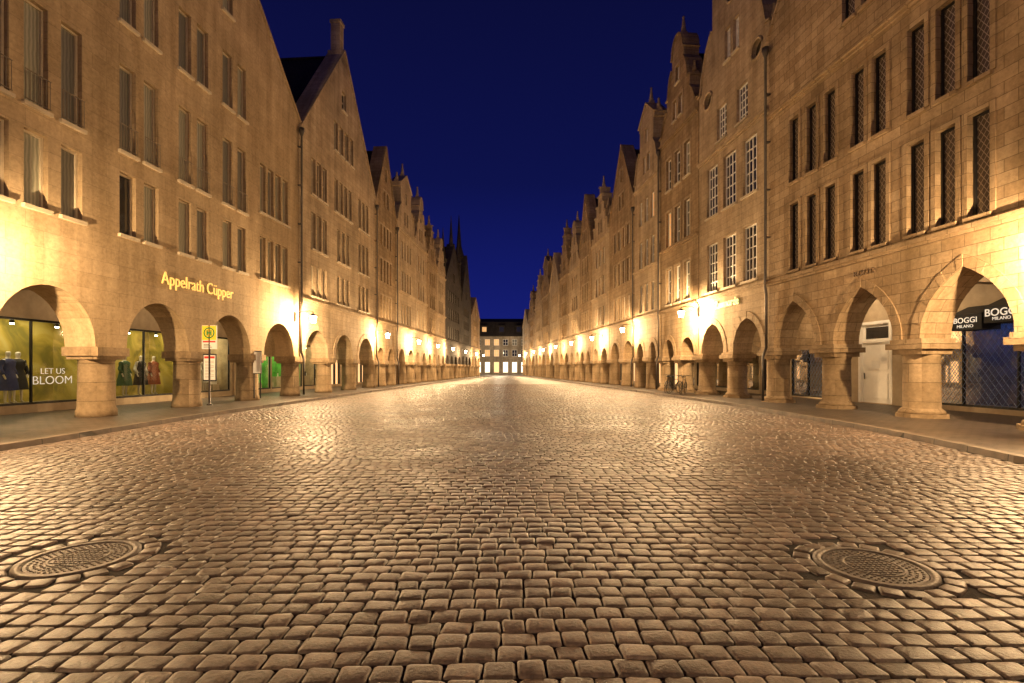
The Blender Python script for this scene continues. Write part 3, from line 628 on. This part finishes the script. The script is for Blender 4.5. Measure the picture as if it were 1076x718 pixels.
def stones(ylo,yhi,rowd,wmin,wmax,g,joint,wave=1.0):
    X=[];Y=[];HX=[];HY=[];R=[]
    y=ylo
    while y<yhi:
        rd=rowd*random.uniform(.94,1.06)
        lim=1.3*max(y,0)+2.6
        x0=max(kx('L',y)+.06,-lim); x1=min(kx('R',y)-.06,lim)
        x=x0+random.uniform(0,.15) if x0<=-lim else x0
        while x<x1-.08:
            w=random.uniform(wmin,wmax)
            if x+w>x1: w=x1-x
            cx=x+w/2; cy=y+rd/2+wave*(.05*math.sin(cx*.55+.4)+.02*math.sin(cx*1.6+y*.4))
            if not any((cx-mx)**2+(cy-my)**2<(MR+.19)**2 for mx,my in MH) and w>.07:
                X.append(cx);Y.append(cy);HX.append(w/2-joint);HY.append(rd/2-joint*.9);R.append(random.gauss(0,.018))
            x+=w
        y+=rd
    if ylo<2:
        for mx,my in MH:
            for (rr,nn) in ((MR+.085,19),):
                for k in range(nn):
                    a=2*math.pi*k/nn; X.append(mx+rr*math.cos(a));Y.append(my+rr*math.sin(a));HX.append(.07);HY.append(.062);R.append(a+math.pi/2)
    return [np.array(q) for q in (X,Y,HX,HY,R)]
def cobmesh(name,data,g,label,tilt=.016,hj=.0022):
    X,Y,HX,HY,R=data; n=len(X)
    if g==6: s=np.array([-1,-.93,-.72,.72,.93,1])
    else: s=np.array([-1,-.88,.88,1])
    A,B=np.meshgrid(s,s,indexing='xy'); A=A.ravel();B=B.ravel()
    e=np.maximum(abs(A),abs(B))
    if g==6:
        z=np.where(e>=.999,-.02,np.where(e>.8,-.0028,0.0)); z=z-.0004*(A**2+B**2)
    else: z=np.where(e>=.999,-.02,0.0)
    cm=(abs(A)>.83)&(abs(B)>.83)
    f=np.where(cm,.95,1.0); A2=A*f;B2=B*f
    z=np.where(cm&(e<.999),z-.003,z)
    k=g*g
    jx=rng.normal(0,.026,(n,k))*(e>.5); jy=rng.normal(0,.026,(n,k))*(e>.5)
    lx=(A2[None]+jx)*HX[:,None]; ly=(B2[None]+jy)*HY[:,None]
    sk=rng.normal(0,.05,(n,1)); tp=rng.normal(0,.045,(n,1))
    lx=lx+sk*ly; ly=ly*(1+tp*A2[None])
    c=np.cos(R)[:,None]; sn=np.sin(R)[:,None]
    wx=X[:,None]+lx*c-ly*sn; wy=Y[:,None]+lx*sn+ly*c
    tx=rng.normal(0,tilt,(n,1)); ty=rng.normal(0,tilt,(n,1)); h=rng.normal(0,hj,(n,1))
    wz=z[None]+h+tx*lx+ty*ly+rng.normal(0,.0009,(n,k))
    co=np.stack([wx,wy,wz],-1).reshape(-1,3)
    q=[]
    for j in range(g-1):
        for i in range(g-1): a=j*g+i; q.append((a,a+1,a+g+1,a+g))
    q=np.array(q); F=(np.arange(n)[:,None,None]*k+q[None]).reshape(-1,4)
    me=bpy.data.meshes.new(name); me.vertices.add(len(co)); me.vertices.foreach_set('co',co.ravel().astype('f'))
    me.loops.add(F.size); me.loops.foreach_set('vertex_index',F.ravel().astype('i'))
    me.polygons.add(len(F)); me.polygons.foreach_set('loop_start',(np.arange(len(F))*4).astype('i')); me.polygons.foreach_set('loop_total',np.full(len(F),4,'i'))
    me.update(); me.polygons.foreach_set('use_smooth',np.ones(len(F),bool)); me.update(); me.validate()
    me.materials.append(M['cobble'])
    o=bpy.data.objects.new(name,me); COL.objects.link(o); structure(o,label,'road')
cobmesh('road_near',stones(.9,6.9,.146,.14,.20,6,.0032),6,'rounded worn cobblestones laid in rows',.018,.0023)
cobmesh('road_middle_near',stones(6.9,13,.13,.14,.19,6,.0032,.5),6,'smaller worn cobblestones laid in rows',.015,.002)
cobmesh('road_middle',stones(13,48,.135,.14,.20,4,.0032,.2),4,'smaller worn cobblestones laid in rows',.011,.0015)
for (mx,my) in MH:
    E=empty('manhole_cover',(mx,my,0),'round cast iron manhole cover set in the cobbles','manhole cover','manhole covers in the street')
    fr=Frame((mx,my),(1,0),(0,1))
    mb=MB(); mb.lathe((0,0),[(MR+.01,-.04),(MR+.01,.002),(MR-.045,.004),(MR-.05,-.012)],48,cap=False); mb.obj('frame',fr,['iron'],E)
    mb=MB(); mb.lathe((0,0),[(MR-.056,-.03),(MR-.056,-.004)],48)
    for r,nn,w in ((.30,44,.011),(.262,38,.011),(.225,32,.011)):
        for k in range(nn):
            a=2*math.pi*(k+(.5 if r==.262 else 0))/nn; mb.lathe((r*math.cos(a),r*math.sin(a)),[(w,-.005),(w*.8,.003)],6,smooth=False)
    mb.lathe((0,0),[(.2,-.005),(.2,.002),(.185,.002),(.185,-.005)],32,cap=False)
    for i in range(-4,5):
        for j in range(-4,5):
            if math.hypot(i,j)*.038<.165: mb.box(i*.038-.012,i*.038+.012,j*.038-.012,j*.038+.012,-.005,.002)
    mb.obj('cover_plate',fr,['iron'],E)
# ================================================================= LANTERNS
WARM=(1,.65,.32)
AR=.95
def make_lantern():
    fr=WF; E=empty('wall_lantern',(0,0,0),'glowing hexagonal iron lantern on a wall bracket','street lamp','wall lanterns along the arcades')
    b=MB(); b.box(-.05,.05,-.03,.03,-.25,.25); b.tube([(0,.02,.15),(0,.35,.27),(0,.75,.30),(0,AR,.24),(0,AR,.14)],.018); b.tube([(0,.02,-.15),(0,.2,-.02),(0,.45,.14),(0,.7,.29)],.012); b.obj('bracket',fr,['black'],E)
    g=MB(); g.lathe((0,AR),[(.10,-.32),(.17,.02)],6,smooth=False,cap=False); g.obj('lamp_glass',fr,['lampglass'],E)
    c=MB(); c.lathe((0,AR),[(.19,.02),(.19,.035),(.08,.14),(.03,.16),(.02,.22)],6,smooth=False)
    c.lathe((0,AR),[(.11,-.34),(.11,-.32)],6,smooth=False); c.lathe((0,AR),[(.02,-.4),(.05,-.34)],6,smooth=False)
    for k in range(6):
        a=math.pi/3*k; c.tube([(.103*math.cos(a),AR+.103*math.sin(a),-.33),(.173*math.cos(a),AR+.173*math.sin(a),.03)],.008,5)
    c.obj('lantern_cap',fr,['black'],E)
    return E
proto=make_lantern(); kids=list(proto.children)
LANT=[('L',-6,4.2),('L',10.3,4.05),('L',25.3,4.15),('L',37,4.1),('L',46,4.1),('L',54,4.1),('L',62.5,4.1),('L',72,4.1),('L',83,4.1),('L',92,4.1),
      ('R',-6,4.2),('R',10.0,4.1),('R',27.05,4.6),('R',36.9,4.5),('R',45.5,4.4),('R',54,4.4),('R',63,4.4),('R',72.5,4.4),('R',82,4.4),('R',92,4.4),('R',102,4.3)]
first=True
for side,d,z in LANT:
    fr=(fr_left if side=='L' else fr_right)(d,.06)
    ang=math.atan2(fr.N.y,fr.N.x)-math.pi/2
    if first: E=proto; ks=kids; first=False
    else:
        E=proto.copy(); COL.objects.link(E)
        for k in kids:
            c=k.copy(); c.parent=E; COL.objects.link(c)
    E.location=(fr.o.x,fr.o.y,z); E.rotation_euler=(0,0,ang)
    l=bpy.data.lights.new('lantern_light','POINT'); l.energy=3200 if d<0 else (3500 if d<30 else (2300 if d<60 else 1700)); l.color=WARM; l.shadow_soft_size=.09
    o=bpy.data.objects.new('lantern_light',l); COL.objects.link(o); o.parent=E; o.location=(0,AR,-.12)
for side,E,fr,d,p in [('L',EL1,FL1,9.2,45),('L',EL1,FL1,12.9,45),('L',EL1,FL1,16.6,30),('L',EL1,FL1,20.3,30),('L',EL1,FL1,24,30),('L',EL2,FL2,27.7,30),('L',EL2,FL2,31.4,40),('L',EL2,FL2,35.1,40),
                   ('R',ER1,FR1,12.78,80),('R',ER1,FR1,16.05,45),('R',ER1,FR1,19.33,90),('R',ER2,FR2,22.55,40),('R',ER2,FR2,25.65,50)]:
    d0=fr.o.y; u=d-d0; z=4.3 if side=='L' else 4.42
    mb=MB(); mb.lathe((u,-2.3,z-.12),[(.13,0),(.15,.05),(.16,.12)],16); mb.obj('ceiling_lamp',fr,['warmpane'],E)
    l=bpy.data.lights.new('arcade_light','POINT'); l.energy=p; l.color=(1,.72,.42); l.shadow_soft_size=.12
    o=bpy.data.objects.new('arcade_light',l); COL.objects.link(o); o.parent=E; o.location=fr.P(u,-2.3,z-.3)-fr.o
for k in range(5):
    for fn,sd in ((fr_left,'L'),(fr_right,'R')):
        d=40+k*12; fr=fn(d)
        pointlight('arcade_light',fr.P(0,-2.2,3.6),150,(1,.68,.36),.15)
pointlight('end_fill_light',(-3,112,6),4200,(1,.78,.5),.2)  # added fill light without a fixture, brightens the building closing the street
# ================================================================= BUS STOP SIGN
E=empty('bus_stop_sign',(-11.0,18.0,.09),'bus stop pole with green H on yellow panel','bus stop sign')
fr=Frame((-11.0,18.0),(1,0),(0,-1))
mb=MB(); mb.lathe((0,0),[(.09,.08),(.09,.12),(.035,.14),(.035,2.98)],12); mb.obj('pole',fr,['copper'],E)
mb=MB(); mb.box(-.27,.27,-.02,.02,2.12,2.98,0); mb.box(-.255,.255,.02,.026,2.45,2.965,1); mb.box(-.255,.255,.02,.026,2.14,2.44,0)
mb.box(-.23,.23,.026,.03,2.36,2.42,2)
for i in range(3): mb.box(-.2,.1-.05*i,.026,.03,2.18+.05*i,2.2+.05*i,3)
mb.obj('sign_panel',fr,['paper','yellow','red','black'],E)
mb=MB(); cz=2.71
R_=[( .2*math.cos(2*math.pi*k/28),.033,cz+.2*math.sin(2*math.pi*k/28)) for k in range(28)]
r_=[( .155*math.cos(2*math.pi*k/28),.033,cz+.155*math.sin(2*math.pi*k/28)) for k in range(28)]
for k in range(28): mb.poly([R_[k],R_[(k+1)%28],r_[(k+1)%28],r_[k]])
mb.box(-.09,-.045,.028,.034,cz-.1,cz+.1); mb.box(.045,.09,.028,.034,cz-.1,cz+.1); mb.box(-.045,.045,.028,.034,cz-.022,cz+.022); mb.obj('h_emblem',fr,['green'],E)
mb=MB(); mb.box(-.24,.24,-.05,-.0,.95,1.95,1); mb.box(-.21,.21,.0,.006,1.0,1.9,0); mb.box(-.19,.19,.006,.009,1.78,1.86,2)
for i in range(12): mb.box(-.16,.16-.1*(i%3==0),.006,.009,1.07+i*.055,1.08+i*.055,1)
mb.obj('timetable_board',fr,['paper','black','red'],E)
fn=fr_left(21.9,.0)
E=empty('notice_board',fn.P(0,.12,.1),'white timetable case on a slim post by the arcade','notice board')
b2=Frame((E.location.x,E.location.y),(1,0),(0,-1))
mb=MB(); mb.box(-.16,.16,-.04,.04,1.2,2.15,0); mb.box(-.18,.18,-.05,.0,1.16,2.19,1); mb.obj('case',b2,['paper','black'],E)
mb=MB(); mb.box(-.16,-.12,-.03,.0,.09,1.2); mb.box(.12,.16,-.03,.0,.09,1.2); mb.obj('post',b2,['black'],E)
# ================================================================= MANNEQUINS
def mannequin(d,n,rot,cl,cl2):
    fr=fr_left(d); loc=fr.P(0,n,.36)
    E=empty('mannequin',loc,'shop window mannequin in %s clothes'%('dark' if 'dark' in cl or 'blue' in cl else 'coloured'),'mannequin','mannequins in the shop windows')
    me=bpy.data.meshes.new('body')
    V=[(0,0,.92),(0,0,1.1),(0,0,1.35),(0,0,1.45),(0,0.01,1.52),(0,0.02,1.62),(0,0.01,1.7),
       (.1,0,.88),(.11,.02,.5),(.1,0,.08),(.1,.12,.03),(-.1,0,.88),(-.11,-.01,.5),(-.12,-.03,.08),(-.12,.09,.03),
       (.18,0,1.4),(.25,-.02,1.13),(.24,.08,.9),(.23,.12,.8),(-.18,0,1.4),(-.25,-.02,1.13),(-.22,.08,.92),(-.2,.14,.84)]
    Ed=[(0,1),(1,2),(2,3),(3,4),(4,5),(5,6),(0,7),(7,8),(8,9),(9,10),(0,11),(11,12),(12,13),(13,14),(2,15),(15,16),(16,17),(17,18),(2,19),(19,20),(20,21),(21,22)]
    Rr=[.13,.1,.14,.06,.05,.09,.07,.085,.055,.035,.03,.085,.055,.035,.03,.055,.04,.03,.025,.055,.04,.03,.025]
    me.from_pydata(V,Ed,[]); o=bpy.data.objects.new('body',me); COL.objects.link(o); o.parent=E
    sk=o.modifiers.new('s','SKIN'); 
    for i,r in enumerate(Rr): me.skin_vertices[0].data[i].radius=(r,r*.8)
    me.skin_vertices[0].data[0].use_root=True
    sb=o.modifiers.new('b','SUBSURF'); sb.levels=1; sb.render_levels=2; me.materials.append(M['mann'])
    f0=Frame((loc.x,loc.y),(1,0),(0,1))
    mb=MB(); mb.lathe((0,0,loc.z),[(.27,.45),(.24,.7),(.19,.95),(.15,1.1),(.185,1.25),(.2,1.38),(.1,1.46)],20,cap=False)
    k=mb.obj('dress',f0,[cl],E,base=loc)
    mb=MB(); 
    for sx in (-1,1): mb.tube([(sx*.17,0,loc.z+1.41),(sx*.255,-.02,loc.z+1.13),(sx*.25,.07,loc.z+.95)],.06,8)
    mb.obj('sleeves',f0,[cl2],E,base=loc)
    E.rotation_euler=(0,0,rot)
for d,n,r,c,c2 in ((15.4,-4.15,-1.4,'cl_blue','cl_blue'),(16.0,-4.5,-1.8,'cl_dark','cl_dark'),(19.9,-4.3,-1.5,'cl_green','cl_green'),(20.7,-4.3,-1.7,'cl_dark','cl_white'),(21.5,-4.4,-1.6,'cl_rust','cl_rust'),(24.6,-4.3,-1.6,'cl_white','cl_white'),(26.0,-4.3,-1.6,'cl_dark','cl_dark')):
    mannequin(d,n,r,c,c2)
# ================================================================= BICYCLES
def bike(loc,rot,lean):
    E=empty('bicycle',loc,'dark city bicycle parked on the pavement by the arcade','bicycle','bicycles parked by the arcade')
    for x in (-.53,.53):
        mb=MB(); mb.tube([(x+.33*math.cos(2*math.pi*k/28),0,.34+.33*math.sin(2*math.pi*k/28)) for k in range(28)],.02,6,0,True)
        for k in range(14):
            a=2*math.pi*k/14; mb.tube([(x,0,.34),(x+.32*math.cos(a),0,.34+.32*math.sin(a))],.003,4)
        mb.tube([(x,-.05,.34),(x,.05,.34)],.03); mb.obj('wheel',WF,['black'],E,base=(0,0,0))
    mb=MB(); bb=(-.1,0,.3); st=(-.25,0,.78); hd=(.32,0,.8)
    for a,b in ((bb,st),(bb,(.36,0,.68)),(st,hd),(bb,(-.53,0,.34)),(st,(-.53,0,.34)),((.30,0,.92),(.40,0,.6)),((.40,.04,.6),(.53,.04,.34)),((.40,-.04,.6),(.53,-.04,.34)),(st,(-.29,0,.92))): mb.tube([a,b],.016)
    mb.tube([(-.1,-.1,.3),(-.1,.1,.3)],.02); mb.obj('frame',WF,['copper'],E,base=(0,0,0))
    mb=MB(); mb.tube([(.3,0,.92),(.3,0,1.0)],.014); mb.tube([(.15,-.28,1.0),(.28,-.22,1.03),(.3,0,1.0),(.28,.22,1.03),(.15,.28,1.0)],.014); mb.obj('handlebar',WF,['black'],E,base=(0,0,0))
    mb=MB(); mb.lathe((-.3,0,.92),[(.05,0),(.1,.03),(.09,.06),(.03,.07)],12); mb.tube([(-.25,0,.96),(-.08,0,.97)],.03); mb.obj('saddle',WF,['black'],E,base=(0,0,0))
    E.rotation_euler=(lean,0,rot)
for d,n in ((27.4,.75),(28.3,.85),(29.3,.8)):
    f=fr_right(d); p=f.P(0,n,.1); bike(p,random.uniform(.5,1.1),.08)
# ================================================================= WORLD / CAMERA
w=bpy.data.worlds.new('World'); S.world=w; w.use_nodes=True; nt=w.node_tree; L=nt.links; bg=nt.nodes['Background']
tc=N(nt,'ShaderNodeTexCoord'); sp=N(nt,'ShaderNodeSeparateXYZ'); L.new(tc.outputs['Generated'],sp.inputs[0])
r=ramp(nt,sp.outputs['Z'],[(0,(.009,.016,.20)),(.12,(.0065,.011,.155)),(.35,(.004,.006,.068)),(.7,(.003,.0035,.03))])
sky=N(nt,'ShaderNodeTexSky',sky_type='NISHITA'); sky.sun_disc=False; sky.sun_elevation=math.radians(-6); sky.sun_rotation=math.radians(20)
ad=N(nt,'ShaderNodeMix',data_type='RGBA',blend_type='ADD'); ad.inputs[0].default_value=.02
L.new(r.outputs['Color'],ad.inputs[6]); L.new(sky.outputs['Color'],ad.inputs[7]); L.new(ad.outputs[2],bg.inputs['Color']); bg.inputs['Strength'].default_value=1.0
cam=bpy.data.cameras.new('Camera'); co=bpy.data.objects.new('Camera',cam); COL.objects.link(co)
co.location=(0,0,1.5); co.rotation_euler=(math.radians(90),0,0); cam.lens=17.4; cam.sensor_width=36; cam.shift_y=.0265; cam.clip_end=1500; cam.clip_start=.05
S.camera=co
S.view_settings.view_transform='Standard'; S.view_settings.look='None'; S.view_settings.exposure=0
